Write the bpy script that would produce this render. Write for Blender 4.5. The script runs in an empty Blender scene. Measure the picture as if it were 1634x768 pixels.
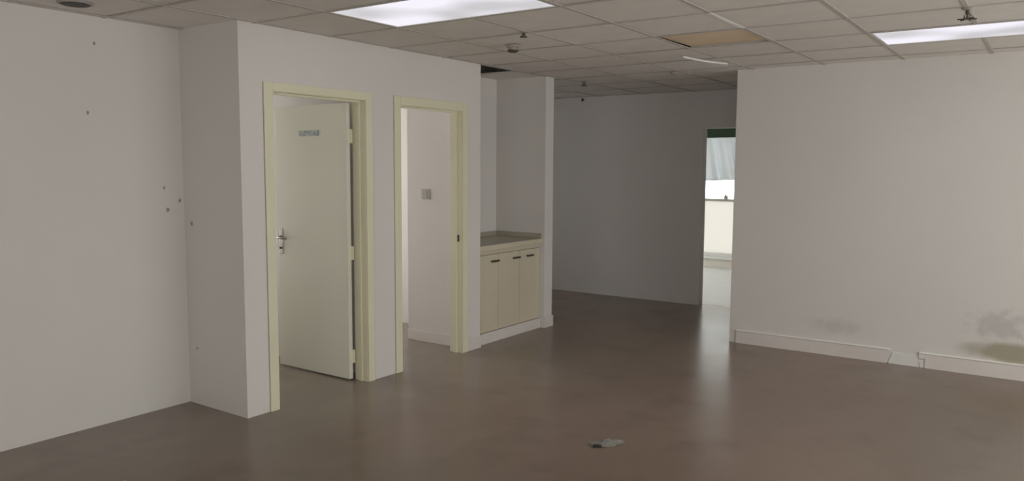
import bpy, bmesh, math, random
from mathutils import Vector, Matrix
random.seed(7)
S = bpy.context.scene
COL = S.collection

# ------------------------------------------------------------------ camera
H = 2.454                       # ceiling height
CAM_H = 1.585
def setup_camera():
    f, yaw, pitch, roll = 1246.54, math.radians(34.8716), math.radians(5.3808), math.radians(0.3245)
    fw = Vector((-math.sin(yaw)*math.cos(pitch), math.cos(yaw)*math.cos(pitch), -math.sin(pitch)))
    r = Vector((math.cos(yaw), math.sin(yaw), 0)); u = r.cross(fw)
    r2 = r*math.cos(roll) + u*math.sin(roll); u2 = -r*math.sin(roll) + u*math.cos(roll)
    cd = bpy.data.cameras.new('camera'); cam = bpy.data.objects.new('camera', cd)
    cd.sensor_width = 36; cd.lens = f/1634*36; cd.clip_start = 0.05
    m = Matrix((r2, u2, -fw)).transposed().to_4x4(); m.translation = (0, 0, CAM_H)
    cam.matrix_world = m; COL.objects.link(cam); S.camera = cam
setup_camera()

# ------------------------------------------------------------------ sky + exposure
w = bpy.data.worlds.new('overcast_sky'); S.world = w; w.use_nodes = True
bg = w.node_tree.nodes['Background']
bg.inputs[0].default_value = (1.0, 0.972, 0.952, 1); bg.inputs[1].default_value = 1.0
S.view_settings.view_transform = 'Standard'; S.view_settings.look = 'None'
S.view_settings.gamma = 1; S.view_settings.use_curve_mapping = False
S.view_settings.exposure = 2.3

def portal(name, loc, rot, sx, sy):
    # sky portal filling a window opening: guides sampling of the sky through it, gives no light itself
    l = bpy.data.lights.new(name, 'AREA'); l.shape = 'RECTANGLE'; l.size = sx; l.size_y = sy
    l.cycles.is_portal = True
    o = bpy.data.objects.new(name, l); o.location = loc; o.rotation_euler = rot; COL.objects.link(o)
PI = math.pi
# windows, two of the west ones added for light: (y0,y1) on the east wall, (x0,x1) on the south wall, west rooms, far room
EAST_X, SOUTH_Y, WEST_X, FAR_Y = 2.7, -3.5, -6.6, 12.1
EAST_WIN = [(0.2, 1.4), (1.8, 3.0), (3.4, 4.9), (5.2, 6.7)]
EAST_Z = (0.17, 2.30)
SOUTH_WIN = [(-1.5, 0.3), (0.6, 2.4)]
WEST_WIN = [(3.15, 4.10), (4.32, 5.70), (7.42, 7.80), (9.3, 11.6)]; WEST_Z = (0.4, 2.30)  # last two, corridor and far room, are unseen and added as fill light
FAR_WIN = (-6.4, -2.6); FAR_Z = (0.17, 2.25)
for a, b in EAST_WIN: portal('sky_portal', (EAST_X+.13, (a+b)/2, sum(EAST_Z)/2), (0, PI/2, 0), EAST_Z[1]-EAST_Z[0], b-a)
for a, b in SOUTH_WIN: portal('sky_portal', ((a+b)/2, SOUTH_Y-.13, sum(EAST_Z)/2), (PI/2, 0, 0), b-a, EAST_Z[1]-EAST_Z[0])
for a, b in WEST_WIN: portal('sky_portal', (WEST_X-.13, (a+b)/2, sum(WEST_Z)/2), (0, -PI/2, 0), WEST_Z[1]-WEST_Z[0], b-a)
portal('sky_portal', (sum(FAR_WIN)/2, FAR_Y+.13, sum(FAR_Z)/2), (-PI/2, 0, 0), FAR_WIN[1]-FAR_WIN[0], FAR_Z[1]-FAR_Z[0])

# ------------------------------------------------------------------ materials
def mat(name, col, rough=0.6, spec=0.4, var=0.0, vscale=3.0, bump=0.0, bscale=60, metal=0.0, col2=None):
    m = bpy.data.materials.new(name); m.use_nodes = True
    nt = m.node_tree; N = nt.nodes; L = nt.links; b = N['Principled BSDF']
    b.inputs['Roughness'].default_value = rough; b.inputs['Metallic'].default_value = metal
    b.inputs['Specular IOR Level'].default_value = spec
    tc = N.new('ShaderNodeTexCoord')
    c1 = tuple(col)+(1,)
    c2 = tuple(col2)+(1,) if col2 else tuple(c*(1-var) for c in col)+(1,)
    nz = N.new('ShaderNodeTexNoise'); nz.inputs['Scale'].default_value = vscale; nz.inputs['Detail'].default_value = 4
    L.new(tc.outputs['Object'], nz.inputs['Vector'])
    rp = N.new('ShaderNodeValToRGB'); rp.color_ramp.elements[0].position = .35; rp.color_ramp.elements[1].position = .68
    rp.color_ramp.elements[0].color = c2; rp.color_ramp.elements[1].color = c1
    L.new(nz.outputs['Fac'], rp.inputs['Fac']); L.new(rp.outputs['Color'], b.inputs['Base Color'])
    if bump:
        n2 = N.new('ShaderNodeTexNoise'); n2.inputs['Scale'].default_value = bscale; n2.inputs['Detail'].default_value = 3
        L.new(tc.outputs['Object'], n2.inputs['Vector'])
        bp = N.new('ShaderNodeBump'); bp.inputs['Strength'].default_value = bump; bp.inputs['Distance'].default_value = .01
        L.new(n2.outputs['Fac'], bp.inputs['Height']); L.new(bp.outputs['Normal'], b.inputs['Normal'])
    return m

WALLC = (0.74, 0.70, 0.678)
M = {}
M['wall'] = mat('white_emulsion', WALLC, .75, .25, .035, 1.2, .05, 25)
M['baseboard'] = mat('white_baseboard_paint', (.76, .70, .67), .45, .4, .05, 4)
M['cream'] = mat('cream_frame_paint', (.80, .755, .575), .4, .4, .04, 3)
M['leaf'] = mat('cream_door_paint', (.76, .735, .63), .4, .4, .03, 1.5)
M['cabinet'] = mat('beige_laminate', (.66, .585, .46), .45, .35, .05, 3)
M['counter'] = mat('grey_beige_stone', (.50, .46, .37), .35, .4, .18, 40)
M['tile'] = mat('mineral_fibre_tile', (.83, .775, .735), .85, .15, .05, 5, .12, 120)
M['bar'] = mat('dull_grid_metal', (.58, .535, .495), .6, .3, .08, 8)
M['ceil'] = mat('ceiling_board', (.83, .775, .735), .85, .15, .05, 2)
M['slab'] = mat('dark_concrete_slab', (.42, .37, .31), .9, .1, .2, 3)
M['ochre'] = mat('ochre_board', (.84, .69, .50), .7, .2, 0, 4, col2=(.76, .60, .42))
M['black'] = mat('black_plastic', (.03, .028, .026), .5, .4, .1, 10)
M['dark'] = mat('dark_brown_metal', (.075, .062, .05), .5, .4, .15, 20)
M['chrome'] = mat('dull_steel', (.42, .41, .39), .35, .5, .08, 30, metal=1.0)
M['caphighlight'] = mat('painted_edge_highlight', (.90, .87, .84), .3, .5, .03, 6)  # lighter white that paints the highlight on the baseboard's top edge
M['white'] = mat('white_plastic', (.80, .78, .76), .4, .4, .03, 6)
M['grey'] = mat('grey_plastic', (.40, .37, .34), .5, .4, .06, 20)
M['switchgrey'] = mat('pale_grey_switch', (.47, .44, .40), .5, .3, .05, 20)
M['winframe'] = mat('white_window_frame', (.78, .78, .76), .4, .4, .03, 6)
M['green'] = mat('dark_green_cloth', (.03, .05, .03), .85, .15, .25, 6)
M['hole'] = mat('drilled_plaster', (.42, .38, .34), .9, .1, .3, 90)
M['farfloor'] = mat('pale_grey_floor', (.62, .62, .615), .35, .4, .05, 3)
M['kerb'] = mat('beige_kerb', (.80, .76, .68), .6, .3, .06, 5)

def node(m, t, **k):
    n = m.node_tree.nodes.new(t)
    for a, v in k.items(): setattr(n, a, v)
    return n
# floor: worn, sealed brown-grey concrete with patches and scuffs
def floor_material():
    m = bpy.data.materials.new('worn_sealed_concrete'); m.use_nodes = True
    nt = m.node_tree; L = nt.links; b = nt.nodes['Principled BSDF']
    tc = node(m, 'ShaderNodeTexCoord')
    n1 = node(m, 'ShaderNodeTexNoise'); n1.inputs['Scale'].default_value = .55; n1.inputs['Detail'].default_value = 5; n1.inputs['Roughness'].default_value = .55
    n2 = node(m, 'ShaderNodeTexNoise'); n2.inputs['Scale'].default_value = 2.2; n2.inputs['Detail'].default_value = 6
    n3 = node(m, 'ShaderNodeTexNoise'); n3.inputs['Scale'].default_value = .33; n3.inputs['Detail'].default_value = 2
    mp = node(m, 'ShaderNodeMapping'); mp.inputs['Rotation'].default_value = (0, 0, .5); mp.inputs['Scale'].default_value = (1, .55, 1)
    L.new(tc.outputs['Object'], mp.inputs['Vector'])
    for n in (n1, n3): L.new(mp.outputs['Vector'], n.inputs['Vector'])
    L.new(tc.outputs['Object'], n2.inputs['Vector'])
    r1 = node(m, 'ShaderNodeValToRGB'); e = r1.color_ramp.elements
    e[0].position = .36; e[0].color = (.205, .168, .140, 1); e[1].position = .66; e[1].color = (.275, .228, .198, 1)
    L.new(n1.outputs['Fac'], r1.inputs['Fac'])
    r3 = node(m, 'ShaderNodeValToRGB'); e = r3.color_ramp.elements
    e[0].position = .42; e[0].color = (1.0, .985, .93, 1); e[1].position = .60; e[1].color = (1.06, .93, .86, 1)
    L.new(n3.outputs['Fac'], r3.inputs['Fac'])
    mx = node(m, 'ShaderNodeMixRGB', blend_type='MULTIPLY'); mx.inputs[0].default_value = 1
    L.new(r1.outputs['Color'], mx.inputs[1]); L.new(r3.outputs['Color'], mx.inputs[2])
    r2 = node(m, 'ShaderNodeValToRGB'); e = r2.color_ramp.elements
    e[0].position = .30; e[0].color = (.88, .88, .88, 1); e[1].position = .46; e[1].color = (1, 1, 1, 1)
    L.new(n2.outputs['Fac'], r2.inputs['Fac'])
    m2 = node(m, 'ShaderNodeMixRGB', blend_type='MULTIPLY'); m2.inputs[0].default_value = 1
    L.new(mx.outputs['Color'], m2.inputs[1]); L.new(r2.outputs['Color'], m2.inputs[2])
    L.new(m2.outputs['Color'], b.inputs['Base Color'])
    rr = node(m, 'ShaderNodeMapRange'); rr.inputs[3].default_value = .19; rr.inputs[4].default_value = .30
    L.new(n2.outputs['Fac'], rr.inputs[0]); L.new(rr.outputs[0], b.inputs['Roughness'])
    b.inputs['Specular IOR Level'].default_value = .40
    nb = node(m, 'ShaderNodeTexNoise'); nb.inputs['Scale'].default_value = 5; nb.inputs['Detail'].default_value = 2
    L.new(tc.outputs['Object'], nb.inputs['Vector'])
    bp = node(m, 'ShaderNodeBump'); bp.inputs['Strength'].default_value = .12; bp.inputs['Distance'].default_value = .01
    L.new(nb.outputs['Fac'], bp.inputs['Height']); L.new(bp.outputs['Normal'], b.inputs['Normal'])
    return m
M['floor'] = floor_material()

# right wall: white paint with a brown damp stain and grey smudges low on it (object coords = world coords)
def stain_wall_material():
    m = mat('white_emulsion_with_damp_stain', WALLC, .75, .25, .035, 1.2, .05, 25)
    nt = m.node_tree; L = nt.links; b = nt.nodes['Principled BSDF']
    src = b.inputs['Base Color'].links[0].from_socket
    tc = node(m, 'ShaderNodeTexCoord')
    def blob(cx, cz, rx, rz, edge, nscale, namp):
        mp = node(m, 'ShaderNodeMapping', vector_type='POINT')
        mp.inputs['Location'].default_value = (-cx/rx, 0, -cz/rz); mp.inputs['Scale'].default_value = (1/rx, 0, 1/rz)
        L.new(tc.outputs['Object'], mp.inputs['Vector'])
        ln = node(m, 'ShaderNodeVectorMath', operation='LENGTH'); L.new(mp.outputs['Vector'], ln.inputs[0])
        nz = node(m, 'ShaderNodeTexNoise'); nz.inputs['Scale'].default_value = nscale; nz.inputs['Detail'].default_value = 4
        L.new(tc.outputs['Object'], nz.inputs['Vector'])
        ma = node(m, 'ShaderNodeMath', operation='MULTIPLY_ADD'); L.new(nz.outputs['Fac'], ma.inputs[0]); ma.inputs[1].default_value = namp
        L.new(ln.outputs['Value'], ma.inputs[2])
        mr = node(m, 'ShaderNodeMapRange', interpolation_type='SMOOTHSTEP'); L.new(ma.outputs[0], mr.inputs[0])
        mr.inputs[1].default_value = 1+namp*.5-edge; mr.inputs[2].default_value = 1+namp*.5+edge*.3
        mr.inputs[3].default_value = 1; mr.inputs[4].default_value = 0
        return mr.outputs[0]
    def layer(src, fac, col, amt):
        k = node(m, 'ShaderNodeMath', operation='MULTIPLY'); L.new(fac, k.inputs[0]); k.inputs[1].default_value = amt
        mx = node(m, 'ShaderNodeMixRGB'); L.new(k.outputs[0], mx.inputs[0]); L.new(src, mx.inputs[1]); mx.inputs[2].default_value = col+(1,)
        return mx.outputs[0]
    s = layer(src, blob(-.20, .195, .36, .085, .5, 6, .9), (.36, .32, .225), .85)
    s = layer(s, blob(-.30, .40, .22, .12, .8, 16, 2.2), (.46, .42, .41), .5)
    s = layer(s, blob(-1.48, .25, .26, .075, .9, 13, 1.6), (.52, .475, .45), .4)
    L.new(s, b.inputs['Base Color'])
    return m
M['wall_stained'] = stain_wall_material()

def glass(name, tint, gloss):
    m = bpy.data.materials.new(name); m.use_nodes = True; nt = m.node_tree; nt.nodes.clear()
    o = node(m, 'ShaderNodeOutputMaterial'); t = node(m, 'ShaderNodeBsdfTransparent'); g = node(m, 'ShaderNodeBsdfGlossy'); x = node(m, 'ShaderNodeMixShader')
    t.inputs[0].default_value = tint+(1,); g.inputs['Roughness'].default_value = .02; x.inputs[0].default_value = gloss
    nt.links.new(t.outputs[0], x.inputs[1]); nt.links.new(g.outputs[0], x.inputs[2]); nt.links.new(x.outputs[0], o.inputs[0])
    return m
M['glass'] = glass('clear_window_glass', (.93, .96, .95), .06)
def cloth(name, col, mixt, scol):
    m = bpy.data.materials.new(name); m.use_nodes = True; nt = m.node_tree; nt.nodes.clear()
    o = node(m, 'ShaderNodeOutputMaterial'); t = node(m, 'ShaderNodeBsdfTranslucent'); d = node(m, 'ShaderNodeBsdfDiffuse'); x = node(m, 'ShaderNodeMixShader')
    tc = node(m, 'ShaderNodeTexCoord'); nz = node(m, 'ShaderNodeTexNoise'); nz.inputs['Scale'].default_value = 120
    rp = node(m, 'ShaderNodeValToRGB'); rp.color_ramp.elements[0].color = tuple(c*.9 for c in col)+(1,); rp.color_ramp.elements[1].color = col+(1,)
    nt.links.new(tc.outputs['Object'], nz.inputs['Vector']); nt.links.new(nz.outputs['Fac'], rp.inputs['Fac'])
    nt.links.new(rp.outputs[0], t.inputs[0]); d.inputs[0].default_value = scol+(1,)
    x.inputs[0].default_value = mixt
    nt.links.new(t.outputs[0], x.inputs[1]); nt.links.new(d.outputs[0], x.inputs[2]); nt.links.new(x.outputs[0], o.inputs[0])
    return m
M['curtain'] = cloth('pale_grey_curtain_cloth', (.325, .34, .355), .45, (.6, .6, .6))
M['frosted'] = cloth('frosted_cream_glass', (.48, .48, .455), .1, (.4, .4, .38))
M['plastic_film'] = cloth('milky_plastic_film', (.66, .66, .63), .6, (.62, .61, .57))

def lamp_material():
    m = bpy.data.materials.new('lit_acrylic_diffuser'); m.use_nodes = True; nt = m.node_tree; L = nt.links; nt.nodes.clear()
    o = node(m, 'ShaderNodeOutputMaterial'); e = node(m, 'ShaderNodeEmission')
    tc = node(m, 'ShaderNodeTexCoord'); nz = node(m, 'ShaderNodeTexNoise'); nz.inputs['Scale'].default_value = 1.7; nz.inputs['Detail'].default_value = 1
    L.new(tc.outputs['Object'], nz.inputs['Vector'])
    rp = node(m, 'ShaderNodeValToRGB'); el = rp.color_ramp.elements
    el[0].position = .38; el[0].color = (.66, .64, .66, 1); el[1].position = .60; el[1].color = (1.0, .97, 1.06, 1)
    L.new(nz.outputs['Fac'], rp.inputs['Fac']); L.new(rp.outputs[0], e.inputs[0]); e.inputs[1].default_value = LAMP
    L.new(e.outputs[0], o.inputs[0]); return m
LAMP = 0.19
M['lamp'] = lamp_material()
def sign_material():
    m = mat('teal_sign_print', (.40, .46, .45), .5, .3)
    nt = m.node_tree; L = nt.links; b = nt.nodes['Principled BSDF']; tc = node(m, 'ShaderNodeTexCoord')
    mp = node(m, 'ShaderNodeMapping'); mp.inputs['Scale'].default_value = (38, 0, 45); L.new(tc.outputs['Object'], mp.inputs['Vector'])
    v = node(m, 'ShaderNodeTexNoise'); v.inputs['Scale'].default_value = 1.0; v.inputs['Detail'].default_value = 1; L.new(mp.outputs['Vector'], v.inputs['Vector'])
    rp = node(m, 'ShaderNodeValToRGB'); el = rp.color_ramp.elements
    el[0].position = .42; el[0].color = (.29, .34, .335, 1); el[1].position = .6; el[1].color = (.50, .54, .52, 1)
    L.new(v.outputs['Fac'], rp.inputs['Fac']); L.new(rp.outputs[0], b.inputs['Base Color']); return m
M['sign'] = sign_material()

# ------------------------------------------------------------------ geometry helpers
def bm_box(bm, x0, x1, y0, y1, z0, z1):
    vs = [bm.verts.new(p) for p in ((x0,y0,z0),(x1,y0,z0),(x1,y1,z0),(x0,y1,z0),(x0,y0,z1),(x1,y0,z1),(x1,y1,z1),(x0,y1,z1))]
    for f in ((3,2,1,0),(4,5,6,7),(0,1,5,4),(1,2,6,5),(2,3,7,6),(3,0,4,7)): bm.faces.new([vs[i] for i in f])
def bm_lathe(bm, prof, c=(0,0,0), n=20, axis='Z'):
    rings = []
    for r, h in prof:
        ring = []
        for k in range(n):
            a = 2*PI*k/n; x, y = r*math.cos(a), r*math.sin(a)
            p = {'Z': (x, y, h), 'X': (h, x, y), 'Y': (x, h, y)}[axis]
            ring.append(bm.verts.new((c[0]+p[0], c[1]+p[1], c[2]+p[2])))
        rings.append(ring)
    for a, b in zip(rings, rings[1:]):
        for k in range(n): bm.faces.new((a[k], a[(k+1)%n], b[(k+1)%n], b[k]))
    bm.faces.new(rings[0]); bm.faces.new(rings[-1])
def bm_tube(bm, pts, r, n=8):
    pts = [Vector(p) for p in pts]; rings = []
    for i, p in enumerate(pts):
        t = (pts[min(i+1, len(pts)-1)] - pts[max(i-1, 0)]).normalized()
        a = t.cross(Vector((0,0,1))) if abs(t.z) < .95 else t.cross(Vector((1,0,0))); a.normalize(); b = t.cross(a)
        rings.append([bm.verts.new(p + a*r*math.cos(2*PI*k/n) + b*r*math.sin(2*PI*k/n)) for k in range(n)])
    for q, s in zip(rings, rings[1:]):
        for k in range(n): bm.faces.new((q[k], q[(k+1)%n], s[(k+1)%n], s[k]))
    bm.faces.new(rings[0]); bm.faces.new(rings[-1])
def obj(name, bm, material, parent=None, bevel=0, smooth=False, loc=None):
    bmesh.ops.recalc_face_normals(bm, faces=bm.faces)
    if bevel: bmesh.ops.bevel(bm, geom=list(bm.edges), offset=bevel, segments=2, affect='EDGES', profile=.6)
    me = bpy.data.meshes.new(name); bm.to_mesh(me); bm.free()
    if smooth:
        for p in me.polygons: p.use_smooth = True
    me.materials.append(M[material] if isinstance(material, str) else material)
    o = bpy.data.objects.new(name, me); COL.objects.link(o)
    if parent: o.parent = parent
    if loc: o.location = loc
    return o
def box(name, x0, x1, y0, y1, z0, z1, material, parent=None, bevel=0):
    # parent origins are handled by the caller: coordinates are in the parent's frame
    bm = bmesh.new(); bm_box(bm, x0, x1, y0, y1, z0, z1); return obj(name, bm, material, parent, bevel)
def empty(name, loc=(0,0,0), rz=0):
    o = bpy.data.objects.new(name, None); o.empty_display_size = .1; o.location = loc; o.rotation_euler = (0,0,rz); COL.objects.link(o); return o
def tag(o, label, cat, group=None):
    o['label'] = label; o['category'] = cat
    if group: o['group'] = group
    return o
def struct(o, label, cat):
    o['kind'] = 'structure'; o['label'] = label; o['category'] = cat; return o

# ------------------------------------------------------------------ the plan
XL, X0, Y0, Y1, XR, YR, YB = -4.708, -4.093, 2.9795, 5.391, -2.396, 6.937, 8.586
T = 0.12; ZT = H + 0.5
YN0, YN1, XN = Y1, 6.43, -4.68          # niche
YP = 6.576                              # far side of the pillar wall

def wall_x(name, x0, x1, y0, y1, openings, label, material='wall', z1=ZT):
    """wall along y with openings (ya, yb, za, zb)"""
    bm = bmesh.new(); cur = y0
    for a, b, za, zb in sorted(openings):
        if a > cur: bm_box(bm, x0, x1, cur, a, 0, z1)
        if za > 0: bm_box(bm, x0, x1, a, b, 0, za)
        if zb < z1: bm_box(bm, x0, x1, a, b, zb, z1)
        cur = b
    if cur < y1: bm_box(bm, x0, x1, cur, y1, 0, z1)
    return struct(obj(name, bm, material), label, 'wall')
def wall_y(name, x0, x1, y0, y1, openings, label, material='wall', z1=ZT):
    bm = bmesh.new(); cur = x0
    for a, b, za, zb in sorted(openings):
        if a > cur: bm_box(bm, cur, a, y0, y1, 0, z1)
        if za > 0: bm_box(bm, a, b, y0, y1, 0, za)
        if zb < z1: bm_box(bm, a, b, y0, y1, zb, z1)
        cur = b
    if cur < x1: bm_box(bm, cur, x1, y0, y1, 0, z1)
    return struct(obj(name, bm, material), label, 'wall')

fl = struct(box('floor', WEST_X-T, EAST_X+T, SOUTH_Y-T, YB+.114, -.1, 0, 'floor'), 'worn glossy brown grey concrete floor of the empty office', 'floor')
struct(box('floor_far_room', WEST_X-T, 2.12, YB+.114, FAR_Y+T, -.1, 0.0, 'farfloor'), 'pale grey floor of the bright room beyond the doorway', 'floor')

D1 = (3.222, 4.02, 2.05); D2 = (4.39, 5.128, 2.042)      # clear openings
L_ = .022                                                # jamb lining
wl = wall_x('wall_left', XL-T, XL, SOUTH_Y, Y0, [], 'plain white wall with drilled holes, set back beside the doors')
wr_ = wall_y('wall_return', WEST_X, X0, Y0, Y0+T, [], 'short white return wall between the left wall and the door wall')
wall_x('wall_doors', X0-T, X0, Y0+T, Y1, [(D1[0]-L_, D1[1]+L_, 0, D1[2]+L_), (D2[0]-L_, D2[1]+L_, 0, D2[2]+L_)], 'white wall holding the two cream framed doorways')
wr = wall_y('wall_right', XR, EAST_X, YR, YR+T, [], 'white wall with brown damp stain above its baseboard', 'wall_stained')
DW = (-3.34, -2.42, 2.034)
wall_y('wall_back', WEST_X, EAST_X, YB, YB+.114, [(DW[0], DW[1], 0, DW[2])], 'dim white back wall with the doorway to the bright room')
wall_x('wall_east', EAST_X, EAST_X+T, SOUTH_Y, YB+.114, [(a, b)+EAST_Z for a, b in EAST_WIN], 'window wall of the office')
wall_y('wall_south', XL-T, EAST_X+T, SOUTH_Y-T, SOUTH_Y, [(a, b)+EAST_Z for a, b in SOUTH_WIN], 'window wall behind the open floor')
wall_x('wall_west', WEST_X-T, WEST_X, Y0, FAR_Y, [(a, b)+WEST_Z for a, b in WEST_WIN], 'outer wall of the side rooms')
wall_y('wall_between_rooms', WEST_X, X0-T, 4.145, 4.265, [], 'partition between the two side rooms')
wall_y('wall_beside_niche', -4.84, X0-T, 5.283, Y1, [], 'white partition with light switch seen through the second doorway')
wall_x('wall_niche_back', -4.84, XN, YN0, YN1, [], 'white back wall of the kitchenette niche')
wall_y('wall_side_room', WEST_X, -4.84, 5.80, 5.92, [], 'bright far wall seen through the second doorway')
wall_y('wall_pillar', WEST_X, X0, YN1, YP, [], 'white wall closing the kitchenette niche, its end facing the floor')
wall_x('wall_far_room', 2.0, 2.12, YB+.114, FAR_Y+T, [], 'side wall of the bright room')
wall_y('wall_far_windows', WEST_X-T, 2.0, FAR_Y, FAR_Y+T, [(FAR_WIN[0], FAR_WIN[1])+FAR_Z], 'window wall of the bright room beyond the doorway')

# ------------------------------------------------------------------ ceiling: slab above, lay-in tiles on a grid below
ceiling = struct(box('ceiling', WEST_X-T, EAST_X+T, SOUTH_Y-T, FAR_Y+T, ZT, ZT+.1, 'slab'), 'suspended ceiling of square beige tiles on a metal grid', 'ceiling')
GX, GY, G = -2.258, 3.697, 0.6
TX0, TX1, TY0 = -6.458, 1.342, 1.297
rects = [(XL, TX1, TY0, Y0), (X0, TX1, Y0, YR), (X0, XR, YR, YR+T), (X0, TX1, YR+T, YB), (TX0, X0, YP, YB)]
def clip(r, c):
    a = (max(r[0], c[0]), min(r[1], c[1]), max(r[2], c[2]), min(r[3], c[3]))
    return a if a[1]-a[0] > .012 and a[3]-a[2] > .012 else None
LIGHTS = [(-3.458, -2.258, 3.097, 3.697), (-1.058, .142, 5.497, 6.097)]
HOLE = (-2.258, -1.658, 4.897, 5.497)
full = None
i0 = round((TX0-GX)/G); i1 = round((TX1-GX)/G); j0 = round((TY0-GY)/G)
for i in range(i0, i1):
    for j in range(j0, 9):
        c = (GX+i*G+.004, GX+(i+1)*G-.004, GY+j*G+.004, GY+(j+1)*G-.004)
        mx, my = (c[0]+c[1])/2, (c[2]+c[3])/2
        if any(q[0] < mx < q[1] and q[2] < my < q[3] for q in LIGHTS+[HOLE]): continue
        ps = [p for p in (clip(r, c) for r in rects) if p]
        if not ps: continue
        dz = random.uniform(0, .0025)
        whole = len(ps) == 1 and abs(ps[0][1]-ps[0][0]-.592) < .001 and abs(ps[0][3]-ps[0][2]-.592) < .001
        if whole and full:
            t = bpy.data.objects.new('ceiling_tile', full); COL.objects.link(t); t.parent = ceiling
        else:
            bm = bmesh.new()
            for p in ps: bm_box(bm, p[0]-mx, p[1]-mx, p[2]-my, p[3]-my, 0, .014)
            t = obj('ceiling_tile', bm, 'tile', ceiling)
            if whole: full = t.data
        t.location = (mx, my, H+dz); t.rotation_euler = (random.uniform(-.002, .002), random.uniform(-.002, .002), 0)
def cut(a, b, holes):
    segs = [(a, b)]
    for h0, h1 in holes:
        new = []
        for s0, s1 in segs:
            if h1 <= s0 or h0 >= s1: new.append((s0, s1)); continue
            if h0 > s0: new.append((s0, h0))
            if h1 < s1: new.append((h1, s1))
        segs = new
    return segs
def merged(iv):
    iv = sorted(iv); out = []
    for a, b in iv:
        if out and a <= out[-1][1]+.001: out[-1] = (out[-1][0], max(b, out[-1][1]))
        else: out.append((a, b))
    return out
BW = .012
for i in range(i0, i1+1):
    x = GX+i*G
    iv = merged([(r[2], r[3]) for r in rects if r[0]-.001 < x-BW and x+BW < r[1]+.001])
    for a, b in iv:
        for s0, s1 in cut(a, b, [(q[2], q[3]) for q in LIGHTS+[HOLE] if q[0]+.01 < x < q[1]-.01]):
            bm = bmesh.new(); bm_box(bm, -BW, BW, s0, s1, -.004, -.0005); bm_box(bm, -.002, .002, s0, s1, -.0005, .035)
            obj('ceiling_bar', bm, 'bar', ceiling, loc=(x, 0, H))
for j in range(j0, 9):
    y = GY+j*G
    iv = merged([(r[0], r[1]) for r in rects if r[2]-.001 < y-BW and y+BW < r[3]+.001])
    for a, b in iv:
        for s0, s1 in cut(a, b, [(q[0], q[1]) for q in LIGHTS+[HOLE] if q[2]+.01 < y < q[3]-.01]):
            bm = bmesh.new(); bm_box(bm, s0, s1, -BW, BW, -.003, -.0005); bm_box(bm, s0, s1, -.002, .002, -.0005, .035)
            obj('ceiling_bar', bm, 'bar', ceiling, loc=(0, y, H))
# plain boards where the tiles are out of sight
for r in [(XL, EAST_X, SOUTH_Y, TY0), (TX1, EAST_X, TY0, YR), (TX1, EAST_X, YR+T, YB), (WEST_X, TX0, YP, YB),
          (WEST_X, X0-T, Y0+T, 4.145), (WEST_X, X0-T, 4.265, 5.283), (WEST_X, -4.84, 5.283, 5.80), (WEST_X, 2.0, YB+.114, FAR_Y)]:
    box('ceiling_board', r[0], r[1], r[2], r[3], H, H+.02, 'ceil', ceiling)
# niche: board at the far end only, open void at the near end
box('niche_ceiling_board', XN, X0-.004, 6.0, YN1, H, H+.014, 'tile', ceiling)
bm = bmesh.new(); bm_box(bm, X0-.012, X0+.012, YN0, YN1, H-.004, H-.0005)
obj('ceiling_bar', bm, 'bar', ceiling)
# ochre board showing above the missing tile
bm = bmesh.new(); bm_box(bm, -.40, .40, -.40, .40, 0, .012)
o = obj('exposed_board', bm, 'ochre', ceiling, loc=(-1.958, 5.197, H+.0105)); o.rotation_euler = (.012, 0, 0); o['label'] = 'ochre board above the missing ceiling tile'
for q in ((-2.258, 1), (-1.658, -1)):
    bm = bmesh.new(); bm_box(bm, -.002, .002, HOLE[2], HOLE[3], -.0005, .05); obj('hole_upstand', bm, 'bar', ceiling, loc=(q[0], 0, H))
# white repair strip lying along one grid bar
o = box('white_strip', -1.672, -1.646, 4.30, 4.86, H-.0062, H-.0042, 'white', ceiling); o['label'] = 'white strip along a ceiling bar'

# ------------------------------------------------------------------ ceiling lights
def ceiling_light(r, label):
    cx, cy = (r[0]+r[1])/2, (r[2]+r[3])/2; hx, hy = (r[1]-r[0])/2-.013, (r[3]-r[2])/2-.013
    t = tag(empty('ceiling_light', (cx, cy, H)), label, 'light', 'recessed ceiling lights')
    fw = .012
    for nm, b in (('frame_rail', (-hx, hx, -hy, -hy+fw)), ('frame_rail', (-hx, hx, hy-fw, hy)), ('frame_rail', (-hx, -hx+fw, -hy+fw, hy-fw)), ('frame_rail', (hx-fw, hx, -hy+fw, hy-fw))):
        box(nm, b[0], b[1], b[2], b[3], -.003, .05, 'white', t)
    box('diffuser', -hx+fw, hx-fw, -hy+fw, hy-fw, .001, .008, 'lamp', t)
    box('housing', -hx, hx, -hy, hy, .052, .09, 'white', t)
ceiling_light(LIGHTS[0], 'white recessed panel light in the ceiling near the cream framed doorways')
ceiling_light(LIGHTS[1], 'white recessed panel light in the ceiling beside the stained white wall')

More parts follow.
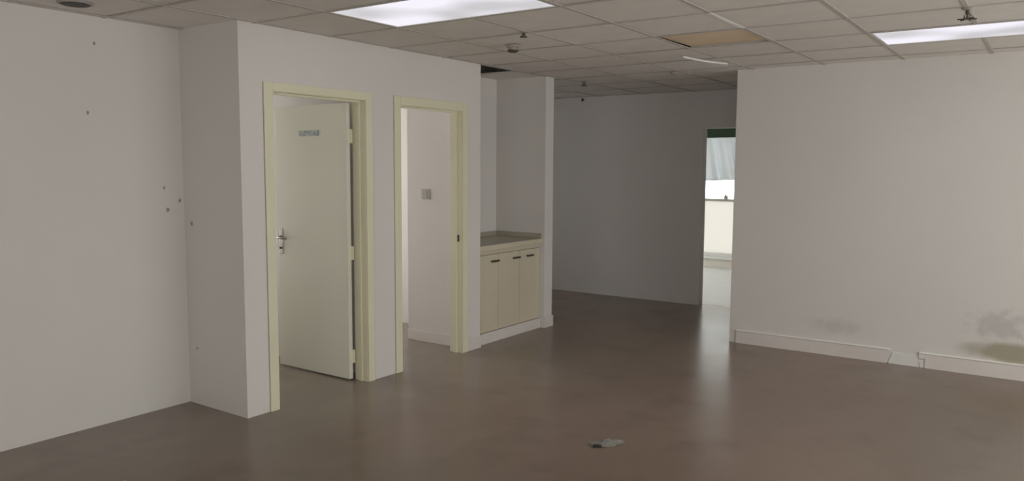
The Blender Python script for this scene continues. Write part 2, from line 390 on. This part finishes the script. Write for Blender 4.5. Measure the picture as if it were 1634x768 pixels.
# ------------------------------------------------------------------ sprinklers, detectors, downlight
def sprinkler(x, y, drop, arm, label, rz=0.0):
    t = tag(empty('fire_sprinkler', (x, y, H), rz), label, 'sprinkler', 'fire sprinklers')
    bm = bmesh.new(); bm_lathe(bm, [(.030, -.0045), (.026, -.010), (.012, -.014)]); obj('escutcheon', bm, 'grey', t, smooth=False)
    bm = bmesh.new(); bm_lathe(bm, [(.009, -.012), (.009, -drop*.55), (.006, -drop*.6), (.004, -drop)], n=10); obj('stem', bm, 'dark', t)
    bm = bmesh.new()
    for s in (-1, 1): bm_tube(bm, [(s*.006, 0, -drop*.5), (s*.016, 0, -drop*.72), (s*.008, 0, -drop*.97)], .0028, 6)
    obj('yoke', bm, 'dark', t)
    bm = bmesh.new()
    bm_lathe(bm, [(.018, -drop), (.018, -drop-.003)], n=12)
    for k in range(6):
        a = PI*k/3; bm_tube(bm, [(.014*math.cos(a), .014*math.sin(a), -drop-.0015), (arm*math.cos(a), arm*math.sin(a), -drop-.0015)], .004, 6)
    obj('deflector', bm, 'dark', t)
def detector(x, y, r, label, material='dark', low=.05):
    t = tag(empty('smoke_detector', (x, y, H)), label, 'detector', 'smoke detectors')
    bm = bmesh.new(); bm_lathe(bm, [(r, -.0045), (r, -.014), (r*.86, -.02)]); obj('base', bm, 'grey', t)
    bm = bmesh.new(); bm_lathe(bm, [(r*.55, -.02), (r*.55, -low*.7)]); obj('vent_ring', bm, 'grey', t)
    bm = bmesh.new(); bm_lathe(bm, [(r*.80, -low*.7), (r*.80, -low*.88), (r*.5, -low)]); obj('cap', bm, material, t)
sprinkler(-2.87, 4.235, .036, .024, 'small dark sprinkler head between panel light and smoke detector')
sprinkler(-.455, 4.93, .060, .046, 'dark sprinkler head with wide arms beside the panel light by the stained wall', .25)
sprinkler(-4.00, 7.00, .045, .034, 'dark sprinkler head over the dim passage by the kitchenette wall')
detector(-3.25, 4.66, .05, 'dark capped smoke detector on the ceiling before the niche', 'dark', .055)
detector(-2.93, 6.76, .032, 'small flat dark detector on the ceiling near the passage', 'dark', .020)
t = tag(empty('downlight', (-4.41, 2.19, H)), 'dark round unlit downlight in the ceiling by the left wall', 'light')
bm = bmesh.new(); bm_lathe(bm, [(.088, -.0002), (.088, -.006), (.076, -.009)], n=28); obj('rim', bm, 'grey', t)
bm = bmesh.new(); bm_lathe(bm, [(.074, -.0092), (.070, -.012)], n=28); obj('lens', bm, 'black', t)
# small dark hook at the top of the back wall
t = tag(empty('ceiling_hook', (-4.92, YB, H-.03)), 'tiny dark hook high on the dim back wall', 'hook')
bm = bmesh.new(); bm_lathe(bm, [(.018, -.004), (.018, -.0005)], axis='Y', n=12); obj('plate', bm, 'dark', t)
bm = bmesh.new(); bm_tube(bm, [(0, -.004, 0), (0, -.02, -.004), (0, -.026, -.016), (0, -.016, -.024)], .005, 6); obj('hook', bm, 'dark', t)
# white cable hanging out of the ceiling near the open hole
bm = bmesh.new(); pts = []
for k in range(13):
    u = k/12; pts.append((-2.44+.20*u, 5.80+.42*u, H-.012-.012*math.sin(PI*u)-.02*u*u))
bm_tube(bm, pts, .009, 8)
tag(obj('loose_cable', bm, 'white', smooth=True), 'white cable hanging loose under the ceiling by the missing tile', 'cable')

# ------------------------------------------------------------------ doors
def door_frame(parent, d, y0out, y1out, ztop):
    a, b, z = d; P = .014
    for nm, q in (('jamb', (a-L_, a, 0, z)), ('jamb', (b, b+L_, 0, z)), ('head_lining', (a-L_, b+L_, z, z+L_))):
        box(nm, X0-T-.004, X0+.004, q[0]+.0005, q[1]-.0005, q[2], q[3], 'cream', parent)
    for nm, q in (('casing', (y0out, a-.004, 0, ztop)), ('casing', (b+.004, y1out, 0, ztop)), ('head_casing', (a-.004, b+.004, z+.004, ztop))):
        box(nm, X0+.0045, X0+P, q[0], q[1], q[2], q[3], 'cream', parent, .003)
    # stop bead round the lining
    for nm, q in (('stop_bead', (a, a+.012, 0, z)), ('stop_bead', (b-.012, b, 0, z)), ('stop_bead', (a+.012, b-.012, z-.012, z))):
        box(nm, X0-.075, X0-.045, q[0], q[1], q[2], q[3], 'cream', parent)
d1 = struct(empty('door_1'), 'cream framed doorway with its cream door leaf swung open inwards', 'door')
door_frame(d1, D1, 3.150, 4.086, 2.108)
d2 = struct(empty('door_2'), 'open cream framed doorway beside the kitchenette niche', 'door')
door_frame(d2, D2, 4.318, 5.200, 2.110)
# strike plate on the second doorway
box('strike_plate', X0-.040, X0-.022, D2[1]-.003, D2[1]-.0003, .955, 1.012, 'dark', d2)

# leaf of the first door: hinged on the far jamb, open 90 degrees into the side room
LX1, LX0, LY0, LY1, LZ = -4.218, -5.005, 3.960, 3.996, 2.036
leaf = box('leaf', LX0, LX1, LY0, LY1, .012, LZ, 'leaf', d1, .002)
for z in (.18, .95, 1.80):
    bm = bmesh.new(); bm_lathe(bm, [(.008, z-.05), (.008, z+.05)], (LX1+.006, 4.006, 0), 10)
    bm_box(bm, LX1+.0005, LX1+.003, LY0+.004, 4.004, z-.05, z+.05)
    obj('hinge', bm, 'cream', leaf)
bm = bmesh.new(); bm_box(bm, LX0+.03, LX0+.068, LY0-.006, LY0-.0005, .90, 1.10); o = obj('handle_plate', bm, 'chrome', leaf, .002)
bm = bmesh.new()
bm_lathe(bm, [(.011, 0), (.011, -.045)], (LX0+.048, LY0-.006, 1.03), 12, 'Y')
bm_tube(bm, [(LX0+.048, LY0-.048, 1.03), (LX0+.085, LY0-.05, 1.03), (LX0+.155, LY0-.046, 1.027)], .009, 10)
o = obj('lever_handle', bm, 'chrome', leaf, smooth=True); o['label'] = 'dull steel lever handle'
bm = bmesh.new(); bm_lathe(bm, [(.009, 0), (.009, -.012)], (LX0+.048, LY0-.005, .945), 12, 'Y'); obj('key_cylinder', bm, 'dark', leaf)
o = box('sign_plate', -.108, .108, -.004, 0, -.020, .020, 'sign', leaf); o.location = (-4.617, LY0-.0006, 1.828); o['label'] = 'small teal grey door sign'

# ------------------------------------------------------------------ baseboards
def sub_board(name, x0, x1, y0, y1, h, label):
    bm = bmesh.new(); bm_box(bm, x0, x1, y0, y1, 0, h)
    return struct(obj(name, bm, 'baseboard', bevel=.003), label, 'baseboard')
bb = struct(empty('baseboard_right'), 'white baseboard along the stained wall, broken through in one place', 'baseboard')
def board_piece(name, xs_top, xs_bot, h, th, z0=0.0, m='baseboard'):
    """profile piece with raked ends: x range at the top and at the floor"""
    bm = bmesh.new(); y1 = YR-.0005; y0 = YR-th
    v = [bm.verts.new(p) for p in ((xs_bot[0], y0, z0), (xs_bot[1], y0, z0), (xs_top[1], y0, h-.004), (xs_top[0], y0, h-.004),
                                   (xs_bot[0], y1, z0), (xs_bot[1], y1, z0), (xs_top[1], y1, h), (xs_top[0], y1, h))]
    for f in ((0,1,2,3),(5,4,7,6),(1,5,6,2),(4,0,3,7),(3,2,6,7),(4,5,1,0)): bm.faces.new([v[q] for q in f])
    return obj(name, bm, m, bb)
def cap(x0, x1):  # strip along the board top, its bright line put into the colour
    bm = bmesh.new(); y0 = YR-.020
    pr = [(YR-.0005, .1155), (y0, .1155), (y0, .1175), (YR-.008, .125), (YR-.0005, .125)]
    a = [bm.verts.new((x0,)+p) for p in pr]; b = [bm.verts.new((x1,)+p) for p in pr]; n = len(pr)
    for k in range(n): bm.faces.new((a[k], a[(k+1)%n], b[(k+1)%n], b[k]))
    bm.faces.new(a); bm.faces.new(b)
    o = obj('highlight_strip', bm, 'caphighlight', bb); o.location.z = -.0035 if x0 < -1.5 else -.0004
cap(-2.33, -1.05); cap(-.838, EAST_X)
board_piece('board', (-2.33, -1.045), (-2.33, -1.075), .112, .016)
board_piece('broken_board', (-1.03, -.845), (-1.06, -.83), .098, .010, 0.0, 'white')
board_piece('broken_board', (-.842, -.80), (-.826, -.80), .070, .013, 0.0, 'white')
board_piece('board', (-.838, -.795), (-.838, -.795), .115, .016, .072)
board_piece('board', (-.794, EAST_X), (-.794, EAST_X), .115, .016)
sub_board('baseboard_pillar', X0+.0005, X0+.012, YN1+.002, YP+.012, .108, 'white baseboard block on the end of the niche wall')
sub_board('baseboard_side_room', -4.84, X0-T-.006, 5.271, 5.2825, .095, 'white baseboard on the partition behind the second doorway')
sub_board('baseboard_doors', X0+.0005, X0+.010, 5.2015, Y1+.004, .10, 'white baseboard between second doorway and kitchenette niche')

# ------------------------------------------------------------------ kitchenette
CF = -4.150                                  # cabinet front plane
cab = tag(empty('base_cabinet', (CF, 5.91, 0)), 'beige three-door base cabinet built into the white wall niche', 'cabinet')
ya, yb = YN0+.004-5.91, YN1-.004-5.91
box('carcass', XN+.004-CF, -.022, ya, yb, .098, .842, 'cabinet', cab)
box('kick_board', XN+.004-CF, .020, ya, yb, 0, .096, 'baseboard', cab, .003)
box('top_rail', -.0215, -.003, ya, yb, .802, .842, 'cabinet', cab)
w3 = (yb-ya)/3
for k in range(3):
    y0 = ya+k*w3+.002; y1 = ya+(k+1)*w3-.002
    d = box('door', -.0205, -.001, y0, y1, .100, .797, 'cabinet', cab, .0015)
    hy = (5.677, 6.017, 6.247)[k]-5.91
    bm = bmesh.new()
    bm_box(bm, .0145, .0235, hy-.055, hy+.055, .728, .744)
    for s in (-.04, .04): bm_box(bm, -.0005, .0145, hy+s-.005, hy+s+.005, .731, .741)
    o = obj('handle', bm, 'dark', d); o['label'] = 'short dark pull handle'
ct = tag(empty('countertop', (CF, 5.91, .843)), 'grey beige worktop with low upstand lying on the niche cabinet', 'worktop')
box('front_edge', .0305, .038, YN0+.002-5.91, YN1-.002-5.91, .002, .045, 'cabinet', ct, .002)
box('slab', XN+.002-CF, .030, YN0+.002-5.91, YN1-.002-5.91, 0, .047, 'counter', ct, .003)
box('upstand', XN+.002-CF, XN+.020-CF, YN0+.002-5.91, YN1-.002-5.91, .0475, .095, 'counter', ct)
box('upstand', XN+.0205-CF, .030, YN1-.020-5.91, YN1-.002-5.91, .0475, .095, 'counter', ct)

# ------------------------------------------------------------------ light switch behind the second doorway
sw = tag(empty('light_switch', (-4.616, 5.2825, 1.339)), 'grey light switch on the partition behind the second doorway', 'switch')
box('plate', -.045, .045, -.009, 0, -.045, .045, 'switchgrey', sw, .003)
box('rocker', -.018, .018, -.013, -.0092, -.03, .03, 'switchgrey', sw, .001)

# ------------------------------------------------------------------ holes and plugs in the left walls (parts of the walls)
for (y, z, r) in ((2.436, 2.297, .008), (2.382, 1.889, .008), (2.845, 1.439, .008), (2.951, 1.355, .010), (2.865, 1.297, .012)):
    bm = bmesh.new(); bm_lathe(bm, [(r, .0004), (r*.8, .0035), (r*.4, .004)], axis='X', n=9)
    for v in bm.verts: v.co.z *= random.uniform(1.1, 1.6)
    obj('plaster_chip', bm, 'hole', wl, loc=(XL, y, z))
for (x, z, r) in ((-4.627, 1.205, .014), (-4.609, .378, .009)):
    bm = bmesh.new(); bm_lathe(bm, [(r, -.0004), (r*.8, -.0035), (r*.4, -.004)], axis='Y', n=9)
    obj('plaster_chip', bm, 'hole', wr_, loc=(x, Y0, z))

# ------------------------------------------------------------------ litter on the floor
def crumple(name, cx, cy, sx, sy, amp, seed, rz, label, cat):
    rnd = random.Random(seed); n = 9; bm = bmesh.new(); g = []
    for i in range(n):
        for j in range(n):
            u, v = i/(n-1)-.5, j/(n-1)-.5
            e = 1-(abs(u)*2)**2*.5
            x = u*sx+rnd.uniform(-.1, .1)*sx*.5; y = v*sy*e+rnd.uniform(-.1, .1)*sy
            z = .004+amp*max(0, (1-2.2*abs(v))*(1-1.4*abs(u)))*rnd.uniform(.3, 1.0)+rnd.uniform(0, .005)
            g.append(bm.verts.new((x, y, z)))
    for i in range(n-1):
        for j in range(n-1): bm.faces.new((g[i*n+j], g[(i+1)*n+j], g[(i+1)*n+j+1], g[i*n+j+1]))
    zmin = min(v.co.z for v in bm.verts)
    for v in bm.verts: v.co.z -= zmin-.0015
    r = bmesh.ops.solidify(bm, geom=list(bm.faces), thickness=.0012)
    o = obj(name, bm, 'plastic_film', loc=(cx, cy, .0005)); o.rotation_euler = (0, 0, rz)
    return tag(o, label, cat)
crumple('crumpled_wrapper', -2.045, 3.90,   .20, .11, .034, 3, .85, 'crumpled milky plastic wrapper lying on the bare floor', 'litter')
s = tag(empty('black_piece', (-2.062, 3.815, 0), .62), 'small black piece beside the crumpled wrapper on the floor', 'litter')  # two stacked black blocks next to the wrapper
bm = bmesh.new(); bm_box(bm, -.026, .026, -.006, .006, .0005, .013); obj('body', bm, 'black', s, .002)
bm = bmesh.new(); bm_box(bm, -.022, .010, -.004, .004, .0135, .018); obj('upper_block', bm, 'black', s, .001)

# ------------------------------------------------------------------ windows
def window(name, label, axis, c, a0, a1, z0, z1, out, mull=1, rail=None, lower='glass'):
    """framed window; axis 'x': lies in plane x=c (spans y), axis 'y': plane y=c. out = +1/-1 direction to outdoors"""
    t = struct(empty(name), label, 'window'); f = .05; d0, d1 = c+out*.03, c+out*.08
    lo, hi = min(d0, d1), max(d0, d1)
    def bx(nm, p, q, za, zb, m, inset=0, par=t):
        if axis == 'x': return box(nm, lo+inset, hi-inset, p, q, za, zb, m, par)
        return box(nm, p, q, lo+inset, hi-inset, za, zb, m, par)
    bx('frame_rail', a0+.001, a1-.001, z0+.001, z0+f, 'winframe'); bx('frame_rail', a0+.001, a1-.001, z1-f, z1-.001, 'winframe')
    bx('frame_stile', a0+.001, a0+f, z0+f, z1-f, 'winframe'); bx('frame_stile', a1-f, a1-.001, z0+f, z1-f, 'winframe')
    n = mull+1; ws = (a1-a0-2*f)/n
    for k in range(1, n):
        p = a0+f+k*ws; bx('mullion', p-.022, p+.022, z0+f, z1-f, 'winframe', .004)
    rows = [(z0+f, z1-f, 'glass')] if rail is None else [(z0+f, rail-.018, lower), (rail+.018, z1-f, 'glass')]
    for k in range(n):
        p0 = a0+f+k*ws+(.022 if k else 0); p1 = a0+f+(k+1)*ws-(.022 if k < n-1 else 0)
        if rail: bx('transom', p0, p1, rail-.018, rail+.018, 'grey', .006)
        for za, zb, m in rows: bx('pane', p0, p1, za, zb, m, .022)
    return t
n = 1
for a, b in EAST_WIN: window('window_%d' % n, 'framed window in the east wall of the office', 'x', EAST_X, a, b, EAST_Z[0], EAST_Z[1], 1); n += 1
for a, b in SOUTH_WIN: window('window_%d' % n, 'framed window in the south wall of the office', 'y', SOUTH_Y, a, b, EAST_Z[0], EAST_Z[1], -1); n += 1
for a, b in WEST_WIN: window('window_%d' % n, 'unseen framed window in the outer west wall', 'x', WEST_X, a, b, WEST_Z[0], WEST_Z[1], -1); n += 1
fw_ = window('window_%d' % n, 'tall bright window with frosted lower panes beyond the back doorway', 'y', FAR_Y, FAR_WIN[0], FAR_WIN[1], FAR_Z[0], FAR_Z[1], 1, 4, 1.078, 'frosted')
# latch on the transom, sill kerb
bm = bmesh.new(); bm_box(bm, -.03, .03, -.018, 0, .0, .05); bm_box(bm, -.012, .012, -.03, -.018, .012, .075)
obj('latch', bm, 'grey', fw_, loc=(-4.315, FAR_Y+.035, 1.096))
box('sill', FAR_WIN[0]-.05, FAR_WIN[1]+.05, FAR_Y-.06, FAR_Y-.0005, .135, .168, 'winframe', fw_, .003)
struct(box('trim_1', FAR_WIN[0]-.6, FAR_WIN[1]+.6, FAR_Y-.014, FAR_Y-.0005, 0, .132, 'kerb'), 'beige skirting under the tall bright window', 'trim')
# green pelmet and gathered curtain
pel = tag(empty('pelmet', (-4.4, FAR_Y-.14, 2.06)), 'dark green pelmet above the pale curtain in the bright room', 'pelmet')
box('face_board', -1.85, 1.85, -.02, 0, 0, .30, 'green', pel, .004)
box('top_board', -1.85, 1.85, .0005, .135, .28, .30, 'green', pel)
bm = bmesh.new(); nx, nz = 190, 24; g = []
for i in range(nx+1):
    for j in range(nz+1):
        u, v = i/nx, j/nz
        x = -1.7+3.4*u; z = 2.07-.68*v
        ph = x*33 - v*4.6*(1+.25*math.sin(x*3)) + .6*math.sin(x*9)
        y = .036*math.sin(ph)*(.4+.6*v)+.010*math.sin(ph*.43+1)
        g.append(bm.verts.new((x, y, z-1.39+.012*math.sin(x*5)*v)))
for i in range(nx):
    for j in range(nz): bm.faces.new((g[i*(nz+1)+j], g[(i+1)*(nz+1)+j], g[(i+1)*(nz+1)+j+1], g[i*(nz+1)+j+1]))
bmesh.ops.solidify(bm, geom=list(bm.faces), thickness=.001)
tag(obj('curtain', bm, 'curtain', smooth=True, loc=(-4.4, FAR_Y-.075, 1.39)), 'pale grey folded curtain over the upper half of the bright window', 'curtain')
